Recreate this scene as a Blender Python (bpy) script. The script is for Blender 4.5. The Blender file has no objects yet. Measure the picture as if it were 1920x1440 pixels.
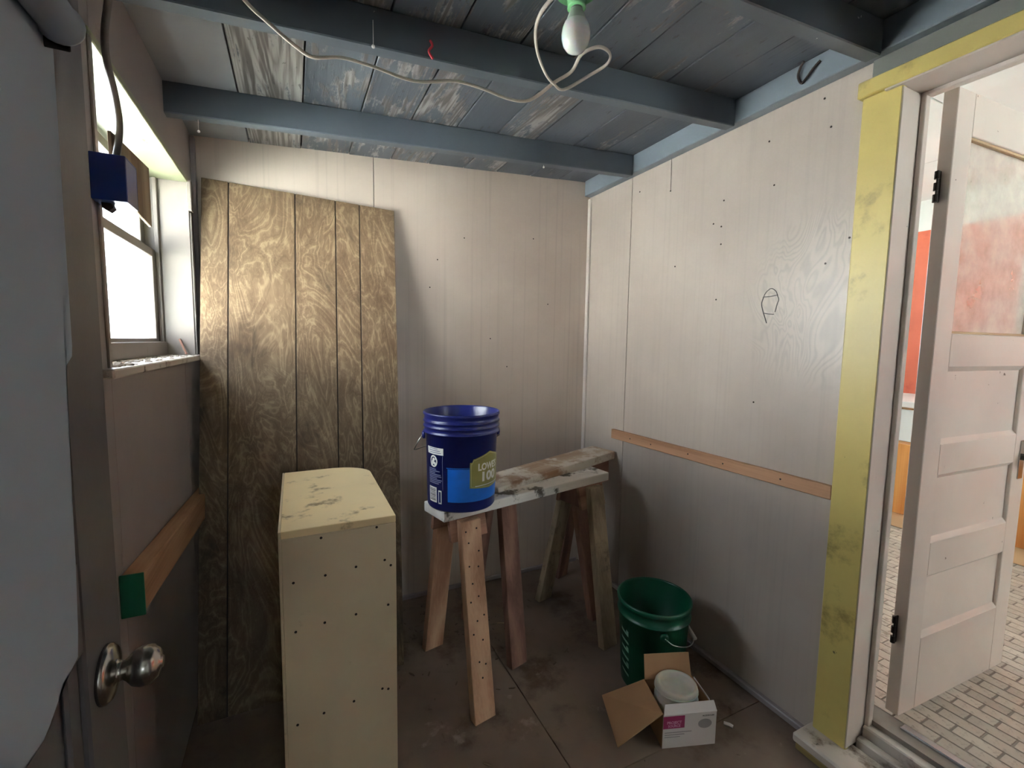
import bpy, bmesh, math, random
from mathutils import Vector, Matrix
random.seed(7)
sc = bpy.context.scene
COL = sc.collection

# ------------------------------------------------------------------ camera
XR, XL, YB = 1.5657, -0.3487, 2.2476        # inner faces of the right, left and back wall
CAMZ = 1.33
cam_d = bpy.data.cameras.new('camera'); cam = bpy.data.objects.new('camera', cam_d); COL.objects.link(cam)
cam_d.sensor_width = 36; cam_d.lens = 848.67 / 1920 * 36; cam_d.clip_start = 0.02
yaw, pit, rol = (math.radians(a) for a in (25.742, 5.190, 0.854))
fw = Vector((math.sin(yaw) * math.cos(pit), math.cos(yaw) * math.cos(pit), -math.sin(pit)))
rt = Vector((math.cos(yaw), -math.sin(yaw), 0)); up = rt.cross(fw)
r2 = rt * math.cos(rol) + up * math.sin(rol); u2 = -rt * math.sin(rol) + up * math.cos(rol)
cam.matrix_world = Matrix(((r2.x, u2.x, -fw.x, 0), (r2.y, u2.y, -fw.y, 0), (r2.z, u2.z, -fw.z, CAMZ), (0, 0, 0, 1)))
sc.camera = cam

# ------------------------------------------------------------------ light
world = bpy.data.worlds.new('sky'); sc.world = world; world.use_nodes = True
bg = world.node_tree.nodes['Background']
bg.inputs[0].default_value = (0.80, 0.90, 1.0, 1); bg.inputs[1].default_value = 5.5
sun_d = bpy.data.lights.new('sun', 'SUN'); sun_d.energy = 115; sun_d.angle = 0.01; sun_d.color = (.90, .95, 1.0)
sun = bpy.data.objects.new('sun', sun_d); COL.objects.link(sun)
sun.rotation_euler = Vector((-0.56, 0.48, -0.67)).to_track_quat('-Z', 'Y').to_euler(); sun.location = (5, -8, 12)
KN = 3.0
def portal(name, loc, w, h, d):
    l = bpy.data.lights.new(name, 'AREA'); l.shape = 'RECTANGLE'; l.size = w; l.size_y = h; l.cycles.is_portal = True
    o = bpy.data.objects.new(name, l); COL.objects.link(o); o.location = loc
    o.rotation_euler = Vector(d).to_track_quat('-Z', 'Z').to_euler()
portal('window_portal', (-0.60, 1.68, 1.6), 1.0, 0.75, (1, 0, 0))
portal('kitchen_window_portal', (3.05, -1.92, 1.62), .7, .95, (0, 1, 0))
portal('kitchen_north_added_portal', (2.95, KN + .12, 1.6), .7, .8, (0, -1, 0))  # unseen north opening, added to brighten the far kitchen
portal('front_room_fill_portal', (0.4, -3.62, 1.65), .4, .5, (0, 1, 0))  # unseen opening behind the camera, sized for fill light
sc.view_settings.view_transform = 'Standard'; sc.view_settings.look = 'None'
sc.view_settings.gamma = 1; sc.view_settings.use_curve_mapping = False
sc.view_settings.exposure = 1.5
sc.cycles.max_bounces = 14; sc.cycles.diffuse_bounces = 8; sc.cycles.transparent_max_bounces = 12
sc.cycles.use_denoising = True
sc.cycles.sample_clamp_indirect = 8

# ------------------------------------------------------------------ materials
def S(r, g, b):
    f = lambda c: c / 12.92 if c <= .04045 else ((c + .055) / 1.055) ** 2.4
    return (f(r / 255), f(g / 255), f(b / 255), 1)
class Mt:
    def __init__(s, name, rough=.6, spec=.5):
        s.m = bpy.data.materials.new(name); s.m.use_nodes = True
        s.t = s.m.node_tree; s.b = s.t.nodes['Principled BSDF']
        s.b.inputs['Roughness'].default_value = rough
        s.b.inputs['Specular IOR Level'].default_value = spec
        s.tc = None
    def n(s, typ, **kw):
        nd = s.t.nodes.new(typ)
        for k, v in kw.items():
            if k.startswith('i_'):
                key = k[2:]; nd.inputs[int(key) if key.isdigit() else key].default_value = v
            else: setattr(nd, k, v)
        return nd
    def l(s, a, b): s.t.links.new(a, b)
    def coord(s, scale=(1, 1, 1), rot=(0, 0, 0), rnd=False, kind='Object'):
        if s.tc is None: s.tc = s.n('ShaderNodeTexCoord')
        mp = s.n('ShaderNodeMapping'); mp.inputs['Scale'].default_value = scale; mp.inputs['Rotation'].default_value = rot
        s.l(s.tc.outputs[kind], mp.inputs[0])
        if rnd:
            oi = s.n('ShaderNodeObjectInfo'); mu = s.n('ShaderNodeVectorMath', operation='SCALE', i_0=(31.7, 17.3, 9.1))
            s.l(oi.outputs['Random'], mu.inputs['Scale']); s.l(mu.outputs[0], mp.inputs['Location'])
        return mp.outputs[0]
    def noise(s, vec, scale, detail=4, rough=.55, dist=0):
        nd = s.n('ShaderNodeTexNoise', i_Scale=scale, i_Detail=detail, i_Roughness=rough, i_Distortion=dist)
        s.l(vec, nd.inputs['Vector']); return nd.outputs['Fac']
    def math(s, op, a, b=None, c=None, clamp=False):
        nd = s.n('ShaderNodeMath', operation=op); nd.use_clamp = clamp
        for i, v in enumerate((a, b, c)):
            if v is None: continue
            if isinstance(v, (int, float)): nd.inputs[i].default_value = v
            else: s.l(v, nd.inputs[i])
        return nd.outputs[0]
    def ramp(s, fac, lo, hi):
        nd = s.n('ShaderNodeMapRange', i_1=lo, i_2=hi); nd.interpolation_type = 'SMOOTHSTEP'
        s.l(fac, nd.inputs[0]); return nd.outputs[0]
    def mix(s, fac, a, b, mode='MIX'):
        nd = s.n('ShaderNodeMix', data_type='RGBA', blend_type=mode)
        if isinstance(fac, (int, float)): nd.inputs[0].default_value = fac
        else: s.l(fac, nd.inputs[0])
        for i, v in ((6, a), (7, b)):
            if isinstance(v, tuple): nd.inputs[i].default_value = v
            else: s.l(v, nd.inputs[i])
        return nd.outputs[2]
    def color(s, c):
        if isinstance(c, tuple): s.b.inputs['Base Color'].default_value = c
        else: s.l(c, s.b.inputs['Base Color'])
        return s
    def bump(s, h, strength=.3, dist=.002):
        nd = s.n('ShaderNodeBump', i_Strength=strength, i_Distance=dist)
        s.l(h, nd.inputs['Height']); s.l(nd.outputs[0], s.b.inputs['Normal']); return s
    def rough(s, f): s.l(f, s.b.inputs['Roughness'])

def paint(name, c, rough=.5, spec=.5, var=.10, dirt=None, dlo=.62, dhi=.75, dscale=9, chip=None, clo=.68, chi=.70, cscale=22,
          stretch=(1, 1, 1), bscale=60, bump=.15, bd=.0015):
    m = Mt(name, rough, spec); v = m.coord(stretch, rnd=True)
    big = m.noise(v, 2.2, 5); dk = tuple(x * (1 - var * 2.2) for x in c[:3]) + (1,); lt = tuple(min(1, x * (1 + var)) for x in c[:3]) + (1,)
    col = m.mix(m.ramp(big, .3, .7), dk, lt)
    if dirt: col = m.mix(m.ramp(m.noise(v, dscale, 8, .65), dlo, dhi), col, dirt)
    if chip: col = m.mix(m.ramp(m.noise(v, cscale, 6, .6), clo, chi), col, chip)
    m.color(col).bump(m.noise(v, bscale, 4), bump, bd); return m.m

def wood(name, light, dark, axis=2, rough=.75, rings=9, sc_=3.2, dirt=None, dlo=.55, dhi=.7, dscale=5, bump=.25, spec=.3, stretch=.10):
    m = Mt(name, rough, spec); st = [1, 1, 1]; st[axis] = stretch
    v = m.coord(tuple(st), rnd=True)
    a = m.noise(v, sc_, 2, .4, .3); ring = m.math('PINGPONG', m.math('MULTIPLY', a, float(rings)), .5)
    st2 = [1, 1, 1]; st2[axis] = .02; fine = m.noise(m.coord(tuple(st2), rnd=True), 130, 3)
    f = m.math('ADD', m.math('MULTIPLY', ring, 1.2), m.math('MULTIPLY', fine, .55))
    col = m.mix(m.ramp(f, .2, .95), light, dark)
    if dirt: col = m.mix(m.ramp(m.noise(m.coord(rnd=True), dscale, 7, .65), dlo, dhi), col, dirt)
    m.color(col).bump(f, bump, .0015); return m.m

def plain(name, c, rough=.5, spec=.5, metal=0, **kw):
    m = Mt(name, rough, spec); m.b.inputs['Metallic'].default_value = metal
    v = m.coord(); n_ = m.noise(v, 14, 4)
    dk = tuple(x * .86 for x in c[:3]) + (1,)
    m.color(m.mix(m.ramp(n_, .35, .65), dk, c))
    for k, val in kw.items(): m.b.inputs[k].default_value = val
    return m.m

def glassmat(name, tint=(1, 1, 1, 1), dirt=.0):
    m = Mt(name); t = m.t; t.nodes.remove(m.b)
    tr = m.n('ShaderNodeBsdfTransparent', i_0=tint); gl = m.n('ShaderNodeBsdfGlossy', i_1=.03); df = m.n('ShaderNodeBsdfDiffuse', i_0=(.75, .72, .68, 1))
    lw = m.n('ShaderNodeLayerWeight', i_0=.5); fr = m.math('ADD', .02, m.math('MULTIPLY', .5, m.math('POWER', lw.outputs['Facing'], 4.0))); mx = m.n('ShaderNodeMixShader'); m.l(fr, mx.inputs[0]); m.l(tr.outputs[0], mx.inputs[1]); m.l(gl.outputs[0], mx.inputs[2])
    m2 = m.n('ShaderNodeMixShader'); v = m.coord()
    f = m.math('MULTIPLY', m.math('ADD', .55, m.math('MULTIPLY', m.ramp(m.noise(v, 7, 7, .65), .3, .75), .6)), float(dirt))
    m.l(f, m2.inputs[0]); m.l(mx.outputs[0], m2.inputs[1]); m.l(df.outputs[0], m2.inputs[2])
    m.l(m2.outputs[0], t.nodes['Material Output'].inputs[0]); return m.m

TAUPE = S(178, 166, 157)
def wall_right_mat():
    m = Mt('glossy_taupe_plywood', .38, .7); v = m.coord()
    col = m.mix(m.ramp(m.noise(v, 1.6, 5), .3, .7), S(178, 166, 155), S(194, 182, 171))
    w = m.coord((1, 1, .5)); a = m.noise(w, 4.5, 3, .5, .6); ln = m.math('PINGPONG', m.math('MULTIPLY', a, 34.0), .5)
    d = m.n('ShaderNodeVectorMath', operation='DISTANCE'); sub = m.n('ShaderNodeMapping'); sub.inputs['Location'].default_value = (0, -.93 / .3, -1.49 / .36)
    sub.inputs['Scale'].default_value = (0, 1 / .3, 1 / .36); m.l(m.tc.outputs['Object'], sub.inputs[0]); m.l(sub.outputs[0], d.inputs[0]); d.inputs[1].default_value = (0, 0, 0)
    mask = m.math('SUBTRACT', 1.0, m.ramp(m.math('ADD', d.outputs['Value'], m.math('MULTIPLY', m.noise(v, 5, 4), .5)), .75, 1.25))
    fig = m.math('MULTIPLY', m.math('MULTIPLY', m.ramp(ln, .15, .5), mask), .26)
    col = m.mix(fig, col, S(112, 104, 98))
    streak = m.noise(m.coord((1, 1, .02)), 60, 3)
    m.color(m.mix(m.math('MULTIPLY', m.ramp(streak, .45, .75), .10), col, S(120, 110, 103)))
    m.bump(m.math('ADD', m.math('MULTIPLY', streak, .6), m.math('MULTIPLY', fig, 1.5)), .12, .001)
    return m.m
def wall_back_mat():
    m = Mt('taupe_plywood', .42, .5); v = m.coord()
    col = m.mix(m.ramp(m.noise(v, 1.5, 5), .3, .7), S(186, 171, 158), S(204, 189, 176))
    streak = m.noise(m.coord((1, 1, .012)), 48, 3)
    m.color(m.mix(m.math('MULTIPLY', m.ramp(streak, .5, .72), .18), col, S(130, 120, 112)))
    m.bump(streak, .35, .0015); return m.m
def panel_mat():
    m = Mt('printed_birch_paneling', .5, .2); v = m.coord((1, 1, .30), rnd=True)
    a = m.noise(v, 4.6, 4, .5, 1.1); ln = m.math('PINGPONG', m.math('MULTIPLY', a, 17.0), .5)
    a2 = m.noise(m.coord((1, 1, .5), rnd=True), 9, 4, .6, .8); ln2 = m.math('PINGPONG', m.math('MULTIPLY', a2, 13.0), .5)
    cloud = m.noise(m.coord((1.4, 1, .5), rnd=True), 9, 6, .65, .3)
    fine = m.noise(m.coord((1, 1, .03), rnd=True), 120, 3)
    col = m.mix(m.ramp(cloud, .3, .7), S(88, 71, 54), S(112, 94, 73))
    lines = m.math('ADD', m.math('MULTIPLY', m.math('SUBTRACT', 1.0, m.ramp(ln, .0, .22)), .55), m.math('MULTIPLY', m.math('SUBTRACT', 1.0, m.ramp(ln2, .0, .2)), .3))
    col = m.mix(m.math('MULTIPLY', lines, m.ramp(cloud, .25, .6)), col, S(140, 121, 95))
    col = m.mix(m.math('MULTIPLY', m.ramp(ln, .34, .5), .35), col, S(70, 54, 38))
    col = m.mix(m.math('MULTIPLY', m.ramp(fine, .5, .8), .3), col, S(72, 56, 40))
    blot = m.ramp(m.noise(m.coord((1.3, 1, .8), rnd=True), 3.4, 4, .55, .4), .56, .76)
    col = m.mix(m.math('MULTIPLY', blot, .72), col, S(44, 34, 27))
    m.color(col).bump(ln, .06, .0006); return m.m
def brick_mat():
    m = Mt('worn_brick_vinyl', .32, .5); v = m.coord((1, 1, 1))
    oi = m.n('ShaderNodeObjectInfo')
    base = m.mix(oi.outputs['Random'], S(176, 168, 158), S(200, 192, 180))
    col = m.mix(m.ramp(m.noise(v, 40, 6, .65), .5, .68), base, S(140, 128, 116))
    col = m.mix(m.ramp(m.noise(v, 9, 7, .7), .62, .72), col, S(86, 74, 64))
    m.color(col).bump(m.noise(v, 70, 4), .25, .001); return m.m
def ceil_mat(name, bare):
    m = Mt(name, .5, .45); v = m.coord((1, .22, 1), rnd=True)
    base = m.mix(m.ramp(m.noise(v, 3, 5), .3, .7), S(70, 75, 82), S(92, 98, 106))
    g1 = m.math('PINGPONG', m.math('MULTIPLY', m.noise(m.coord((1, .07, 1), rnd=True), 4, 2, .5, .6), 30.0), .5)
    grain = m.math('ADD', m.math('MULTIPLY', g1, .55), m.math('MULTIPLY', m.ramp(m.noise(m.coord((1, .045, 1), rnd=True), 70, 3, .5, .2), .35, .65), .3))
    peel = m.ramp(m.math('ADD', m.noise(m.coord((1, .4, 1), rnd=True), 8, 9, .7), m.math('MULTIPLY', grain, .16 + bare * .3)), .63 - bare * .26, .70 - bare * .22)
    col = m.mix(peel, base, m.mix(m.ramp(grain, .1, .45), S(156, 153, 150), S(92, 86, 84)))
    spk = m.ramp(m.noise(m.coord((1, .35, 1), rnd=True), 45, 4, .6), .63, .70)
    col = m.mix(m.math('MULTIPLY', spk, .7), col, S(58, 56, 54))
    m.color(col).bump(m.math('ADD', grain, m.math('MULTIPLY', peel, .6)), .4, .002); return m.m

WR, WB, PANEL, BRICK = wall_right_mat(), wall_back_mat(), panel_mat(), brick_mat()
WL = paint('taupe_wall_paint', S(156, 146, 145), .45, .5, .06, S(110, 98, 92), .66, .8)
CEIL = [ceil_mat('worn_blue_grey_board', .0), ceil_mat('bare_blue_grey_board', .75), ceil_mat('peeling_blue_grey_board', .3)]
CEILSM = paint('smooth_grey_board', S(150, 152, 156), .5, .4, .05)
RAFT = paint('blue_grey_rafter_paint', S(82, 90, 98), .45, .5, .08, S(80, 82, 82), .68, .8, 7, S(170, 172, 170), .72, .74, 30)
LEDG = paint('blue_grey_ledger_paint', S(116, 126, 134), .4, .5, .06, S(90, 92, 92), .68, .8)
GREYB = paint('dark_grey_green_paint', S(104, 106, 100), .5, .4, .08)
YEL = paint('yellow_green_paint', S(206, 188, 112), .4, .5, .07, S(122, 104, 58), .53, .74, 6, S(92, 78, 48), .72, .735, 16)
WHT = paint('old_white_paint', S(212, 202, 194), .35, .5, .04, S(140, 128, 118), .68, .80, 10, S(92, 76, 64), .715, .725, 26)
WHTW = paint('worn_white_sill_paint', S(206, 196, 186), .45, .5, .06, S(120, 104, 88), .52, .68, 9, S(70, 56, 46), .66, .70, 18)
WINW = paint('window_frame_paint', S(130, 121, 113), .4, .5, .06, S(104, 92, 82), .62, .76, 12, S(110, 94, 80), .70, .72, 30, (1, 1, .3))
WINH = paint('window_head_green_bounce', S(160, 164, 130), .4, .5, .05, S(130, 128, 100), .64, .76, 12, S(120, 110, 80), .68, .71, 26, (1, .25, 1))  # green light bounced off the grass is put into this head colour
DOORP = paint('taupe_door_paint', S(94, 89, 92), .42, .5, .06, S(100, 86, 80), .66, .8)
SHADE = paint('off_white_shade_cloth', S(164, 175, 190), .8, .2, .03, S(140, 150, 164), .6, .8, 3)
ROLLM = paint('grey_roller_tube', S(128, 130, 140), .5, .4, .04)
CREAM = paint('cream_cabinet_paint', S(212, 194, 164), .4, .5, .05, S(150, 128, 92), .64, .78, 8, S(120, 96, 66), .74, .75, 30)
CREAMT = paint('worn_cream_top_lit', S(240, 216, 170), .45, .5, .05, S(150, 122, 84), .56, .70, 11, S(96, 72, 48), .70, .72, 24)  # worn cream, its base lightened for the light falling on the top
PINE = wood('pine', S(204, 164, 134), S(158, 116, 90), 2, .7, 7)
PINEY = wood('pine_along_y', S(190, 148, 116), S(146, 106, 78), 1, .7, 6)
PINED = wood('dark_pine', S(150, 112, 96), S(104, 74, 64), 2, .75, 7)
PINEG = wood('weathered_pine', S(178, 158, 132), S(128, 108, 88), 2, .8, 7, dirt=S(80, 76, 68))
PLANKA = wood('paint_splashed_plank', S(236, 232, 226), S(214, 206, 196), 0, .65, 5, dirt=S(92, 84, 74), dlo=.53, dhi=.62, dscale=8)
PLANKB = wood('dusty_plank', S(190, 168, 144), S(146, 112, 88), 0, .75, 6, dirt=S(214, 204, 190), dlo=.48, dhi=.62, dscale=7)
APRON = wood('reddish_pine', S(176, 132, 110), S(128, 90, 74), 0, .75, 6)
TAPE = paint('green_tape', S(28, 112, 84), .5, .4, .05)
BLUE = plain('navy_bucket_plastic', S(30, 38, 108), .28, .5); BLUEB = plain('bright_blue_print', S(30, 112, 214), .3, .5)
BOXBLUE = plain('blue_electrical_box_plastic', S(40, 62, 140), .35, .5)
GOLD = plain('olive_gold_print', S(152, 144, 78), .35); WPRINT = plain('white_print', S(232, 230, 224), .4); NAVYP = plain('navy_print', S(30, 38, 92), .4)
GREYPR = plain('grey_blue_print', S(120, 124, 158), .4)
GREEN = plain('green_bucket_plastic', S(16, 82, 58), .35, .5); GREENPR = plain('pale_green_print', S(120, 160, 140), .4)
STEEL = plain('galvanised_wire', S(170, 168, 164), .35, .5, 1.0); IRON = plain('dark_iron', S(52, 44, 40), .5, .4, .6)
NICKEL = plain('brushed_nickel', S(176, 170, 164), .22, .5, 1.0)
KRAFT = paint('kraft_cardboard', S(168, 130, 98), .85, .2, .05); CARTW = paint('white_carton', S(214, 208, 206), .7, .3, .03)
MAG = plain('magenta_print', S(158, 40, 96), .5); PINKPR = plain('pink_print', S(226, 170, 196), .5); GREYP2 = plain('grey_print', S(150, 146, 146), .6)
DARKPR = plain('dark_print', S(80, 76, 78), .6)
FROST = plain('frosted_glass', S(214, 206, 192), .35, .5, 0, **{'Subsurface Weight': .35, 'Transmission Weight': .12})
BULB = plain('white_bulb_plastic', S(236, 240, 236), .18, .5, 0, **{'Subsurface Weight': .2})
LAMPG = plain('mint_green_porcelain', S(128, 196, 136), .25, .5)
CABLE = plain('cream_cable_sheath', S(206, 194, 180), .5, .4); CABLEG = plain('grey_cable_sheath', S(124, 118, 114), .5, .4)
FLOORM = paint('dusty_floor', S(132, 114, 102), .85, .2, .10, S(96, 78, 66), .50, .70, 4, S(160, 144, 132), .62, .72, 7)
DUST = paint('dust', S(170, 158, 146), .95, .1, .1)
GRASS = paint('sunlit_grass', S(200, 204, 194), .95, .1, .06, S(206, 206, 198), .5, .7, 4)
REDW = paint('brick_red_kitchen_paint', S(198, 98, 70), .5, .4, .06, S(168, 76, 58), .5, .7, 4)
KWHITE = paint('white_kitchen_paint', S(228, 230, 226), .6, .3, .03)
KWOOD = wood('honey_cabinet_wood', S(222, 158, 92), S(190, 118, 60), 2, .4, 6)
KCREAM = paint('peach_cabinet_paint', S(226, 186, 144), .4, .4, .04)
GROUT = plain('vinyl_joint', S(134, 126, 118), .6)
METALST = plain('aluminium_strip', S(205, 208, 214), .25, .5, 1.0)
BLACK = plain('dark_gap', S(28, 24, 24), .9, .1)
GLASS = glassmat('window_glass', (1, 1, 1, 1), .06); GLASSD = glassmat('dirty_door_glass', (.95, .92, .88, 1), .5)
BOUNCEW = paint('white_bounce_wall', S(236, 234, 228), .7, .3, .03); ROOFM = paint('grey_roofing', S(96, 94, 92), .9, .1)

# ------------------------------------------------------------------ mesh helpers
def link(name, me, mat, parent=None, smooth=False):
    o = bpy.data.objects.new(name, me); COL.objects.link(o)
    if mat is not None: me.materials.append(mat)
    if smooth:
        for f in me.polygons: f.use_smooth = True
    if parent is not None: o.parent = parent
    return o
def fin(name, bm, mat, parent=None, smooth=False, bevel=0, seg=2, off=None):
    if bevel: bmesh.ops.bevel(bm, geom=[e for e in bm.edges], offset=bevel, segments=seg, affect='EDGES', profile=.6)
    bmesh.ops.recalc_face_normals(bm, faces=bm.faces)
    if off is not None: bmesh.ops.translate(bm, vec=Vector(off) * -1, verts=bm.verts)
    me = bpy.data.meshes.new(name); bm.to_mesh(me); bm.free()
    return link(name, me, mat, parent, smooth)
def addbox(bm, x, y, z):
    vs = [bm.verts.new((a, b, c)) for a in x for b in y for c in z]
    for f in ((0, 1, 3, 2), (4, 6, 7, 5), (0, 4, 5, 1), (2, 3, 7, 6), (0, 2, 6, 4), (1, 5, 7, 3)): bm.faces.new([vs[i] for i in f])
def root_off(parent):
    return parent.location if parent is not None and parent.type == 'EMPTY' else None
def box(name, x, y, z, mat, parent=None, bevel=.002, seg=1):
    """an upright box given in world coordinates (or, under an empty, still in world coordinates)"""
    bm = bmesh.new(); addbox(bm, x, y, z)
    return fin(name, bm, mat, parent, False, bevel, seg, woff(parent))
def woff(parent):
    v = Vector((0, 0, 0)); p = parent
    while p is not None: v += p.location; p = p.parent
    return v
def boxes(name, lst, mat, parent=None, bevel=0):
    bm = bmesh.new()
    for x, y, z in lst: addbox(bm, x, y, z)
    return fin(name, bm, mat, parent, False, bevel, 1, woff(parent))
def hexa(bm, c8):
    vs = [bm.verts.new(c) for c in c8]     # bottom 4 (ccw), top 4
    for f in ((3, 2, 1, 0), (4, 5, 6, 7), (0, 1, 5, 4), (1, 2, 6, 5), (2, 3, 7, 6), (3, 0, 4, 7)): bm.faces.new([vs[i] for i in f])
def beam(bm, a, b, w, d, side):
    """bar from a to b, width w along 'side', depth d across"""
    a, b = Vector(a), Vector(b); t = (b - a).normalized(); s = Vector(side); s = (s - t * s.dot(t)).normalized(); n = t.cross(s)
    c = []
    for p in (a, b):
        for i, j in ((-1, -1), (1, -1), (1, 1), (-1, 1)): c.append(p + s * (w / 2 * i) + n * (d / 2 * j))
    hexa(bm, c)
def spline(pts, n=8):
    P = [Vector(p) for p in pts]; P = [P[0] * 2 - P[1]] + P + [P[-1] * 2 - P[-2]]; out = []
    for i in range(1, len(P) - 2):
        for k in range(n):
            t = k / n; a, b, c, d = P[i - 1:i + 3]
            out.append(.5 * ((2 * b) + (c - a) * t + (2 * a - 5 * b + 4 * c - d) * t * t + (3 * b - a - 3 * c + d) * t ** 3))
    out.append(P[-2]); return out
def tube(bm, pts, r, seg=8, r2_=None):
    pts = [Vector(p) for p in pts]; rings = []; ref = Vector((.31, .52, .79))
    for i, p in enumerate(pts):
        t = (pts[min(i + 1, len(pts) - 1)] - pts[max(i - 1, 0)]).normalized()
        s = ref - t * ref.dot(t)
        if s.length < 1e-4: s = Vector((1, 0, 0))
        s.normalize(); ref = s; n = t.cross(s)
        rings.append([bm.verts.new(p + s * math.cos(2 * math.pi * k / seg) * r + n * math.sin(2 * math.pi * k / seg) * (r2_ or r)) for k in range(seg)])
    for a, b in zip(rings, rings[1:]):
        for k in range(seg): bm.faces.new((a[k], a[(k + 1) % seg], b[(k + 1) % seg], b[k]))
    bm.faces.new(rings[0][::-1]); bm.faces.new(rings[-1])
def lathe(bm, prof, seg=48, c=(0, 0, 0), close=False):
    rings = []
    for r, z in prof:
        if r < 1e-5: rings.append([bm.verts.new((c[0], c[1], c[2] + z))])
        else: rings.append([bm.verts.new((c[0] + r * math.cos(2 * math.pi * k / seg), c[1] + r * math.sin(2 * math.pi * k / seg), c[2] + z)) for k in range(seg)])
    prs = list(zip(rings, rings[1:]))
    if close: prs.append((rings[-1], rings[0]))
    for a, b in prs:
        for k in range(seg):
            q = [a[k % len(a)], a[(k + 1) % len(a)], b[(k + 1) % len(b)], b[k % len(b)]]
            u = []
            for v in q:
                if v not in u: u.append(v)
            if len(u) > 2: bm.faces.new(u)
def prism(bm, poly, axis, lo, hi):
    """extrude a 2D polygon (other two axes in order) along an axis"""
    def P(p, h):
        q = list(p); q.insert(axis, h); return q
    a = [bm.verts.new(P(p, lo)) for p in poly]; b = [bm.verts.new(P(p, hi)) for p in poly]
    n = len(poly)
    for i in range(n): bm.faces.new((a[i], a[(i + 1) % n], b[(i + 1) % n], b[i]))
    bm.faces.new(a[::-1]); bm.faces.new(b)
def empty(name, loc, rz=0):
    o = bpy.data.objects.new(name, None); COL.objects.link(o); o.location = loc; o.rotation_euler = (0, 0, rz); o.empty_display_size = .05
    return o
def tag(o, label, cat, group=None, kind=None):
    o['label'] = label; o['category'] = cat
    if group: o['group'] = group
    if kind: o['kind'] = kind
    return o
def struct(o, label=None, cat=None):
    o['kind'] = 'structure'
    if label: o['label'] = label
    if cat: o['category'] = cat
    return o
def text_mesh(txt, size, squash=1.0, bold=0.0):
    cu = bpy.data.curves.new('t', 'FONT'); cu.body = txt; cu.size = size; cu.align_x = 'CENTER'; cu.align_y = 'CENTER'; cu.offset = bold; cu.resolution_u = 4
    ob = bpy.data.objects.new('t', cu); COL.objects.link(ob)
    me = bpy.data.meshes.new_from_object(ob, preserve_all_data_layers=False, depsgraph=None)
    bm = bmesh.new(); bm.from_mesh(me); bpy.data.objects.remove(ob); bpy.data.curves.remove(cu); bpy.data.meshes.remove(me)
    bmesh.ops.scale(bm, vec=(squash, 1, 1), verts=bm.verts)
    return bm
def wrap(bm, fn):
    xs = [v.co.x for v in bm.verts]; lo, hi = min(xs), max(xs); n = max(2, int((hi - lo) / .006))
    for k in range(1, n):
        x = lo + (hi - lo) * k / n
        bmesh.ops.bisect_plane(bm, geom=bm.verts[:] + bm.edges[:] + bm.faces[:], plane_co=(x, 0, 0), plane_no=(1, 0, 0))
    for v in bm.verts: v.co = Vector(fn(v.co.x, v.co.y))
    return bm
def grid(bm, nu, nv, fn):
    g = [[bm.verts.new(fn(i / nu, j / nv)) for j in range(nv + 1)] for i in range(nu + 1)]
    for i in range(nu):
        for j in range(nv): bm.faces.new((g[i][j], g[i + 1][j], g[i + 1][j + 1], g[i][j + 1]))

# ================================================================== THE ROOM SHELL
ZC, SL = 2.2553, 0.0647
ceilz = lambda x: ZC - SL * (XR - x)
TOP = 2.62
# floor: plywood sheets with joints
fl = struct(box('floor', (XL - .1, XR + .13), (-.16, YB + .1), (-.12, -.012), BLACK, None, 0), 'dusty grey-brown floor of the porch room', 'floor')
for i, (a, b) in enumerate(((XL, .749), (.752, XR))):
    for (c, d) in ((-.1, 1.02), (1.023, YB)): box('floor_sheet', (a, b), (c, d), (-.012, 0), FLOORM, fl, .001)
# left wall with the window opening
WY0, WY1, WZ0, WZ1 = 1.225, 2.13, 1.265, 1.915
XO = XL - .15
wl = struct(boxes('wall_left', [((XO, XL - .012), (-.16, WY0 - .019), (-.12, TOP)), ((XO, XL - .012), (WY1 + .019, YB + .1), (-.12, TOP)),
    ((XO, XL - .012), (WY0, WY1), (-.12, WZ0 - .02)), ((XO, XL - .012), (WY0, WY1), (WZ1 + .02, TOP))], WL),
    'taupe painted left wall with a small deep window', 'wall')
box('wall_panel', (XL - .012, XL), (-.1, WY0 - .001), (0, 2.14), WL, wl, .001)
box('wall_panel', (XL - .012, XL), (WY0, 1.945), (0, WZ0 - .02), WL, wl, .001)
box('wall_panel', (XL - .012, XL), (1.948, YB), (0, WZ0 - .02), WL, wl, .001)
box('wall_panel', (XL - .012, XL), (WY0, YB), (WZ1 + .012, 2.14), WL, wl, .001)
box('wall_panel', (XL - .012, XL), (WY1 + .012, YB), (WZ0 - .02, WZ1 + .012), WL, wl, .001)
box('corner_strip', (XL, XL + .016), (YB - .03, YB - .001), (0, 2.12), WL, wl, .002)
# back wall
wb = struct(box('wall_back', (XL - .15, XR + .13), (YB + .008, YB + .12), (-.12, TOP), BLACK, None, 0), 'taupe painted plywood back wall with vertical joints', 'wall')
for a, b in ((XL, .353), (.356, XR)): 
    bm = bmesh.new(); prism(bm, [(a, 0), (b, 0), (b, ceilz(b) + .01), (a, ceilz(a) + .01)], 1, YB, YB + .008); fin('wall_panel', bm, WB, wb)
BACKN = [(.659, 1.739), (.95, 1.351), (.62, 1.60), (1.2, 1.9), (1.05, 1.20), (.80, 1.86), (1.3, 1.55)]
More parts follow.
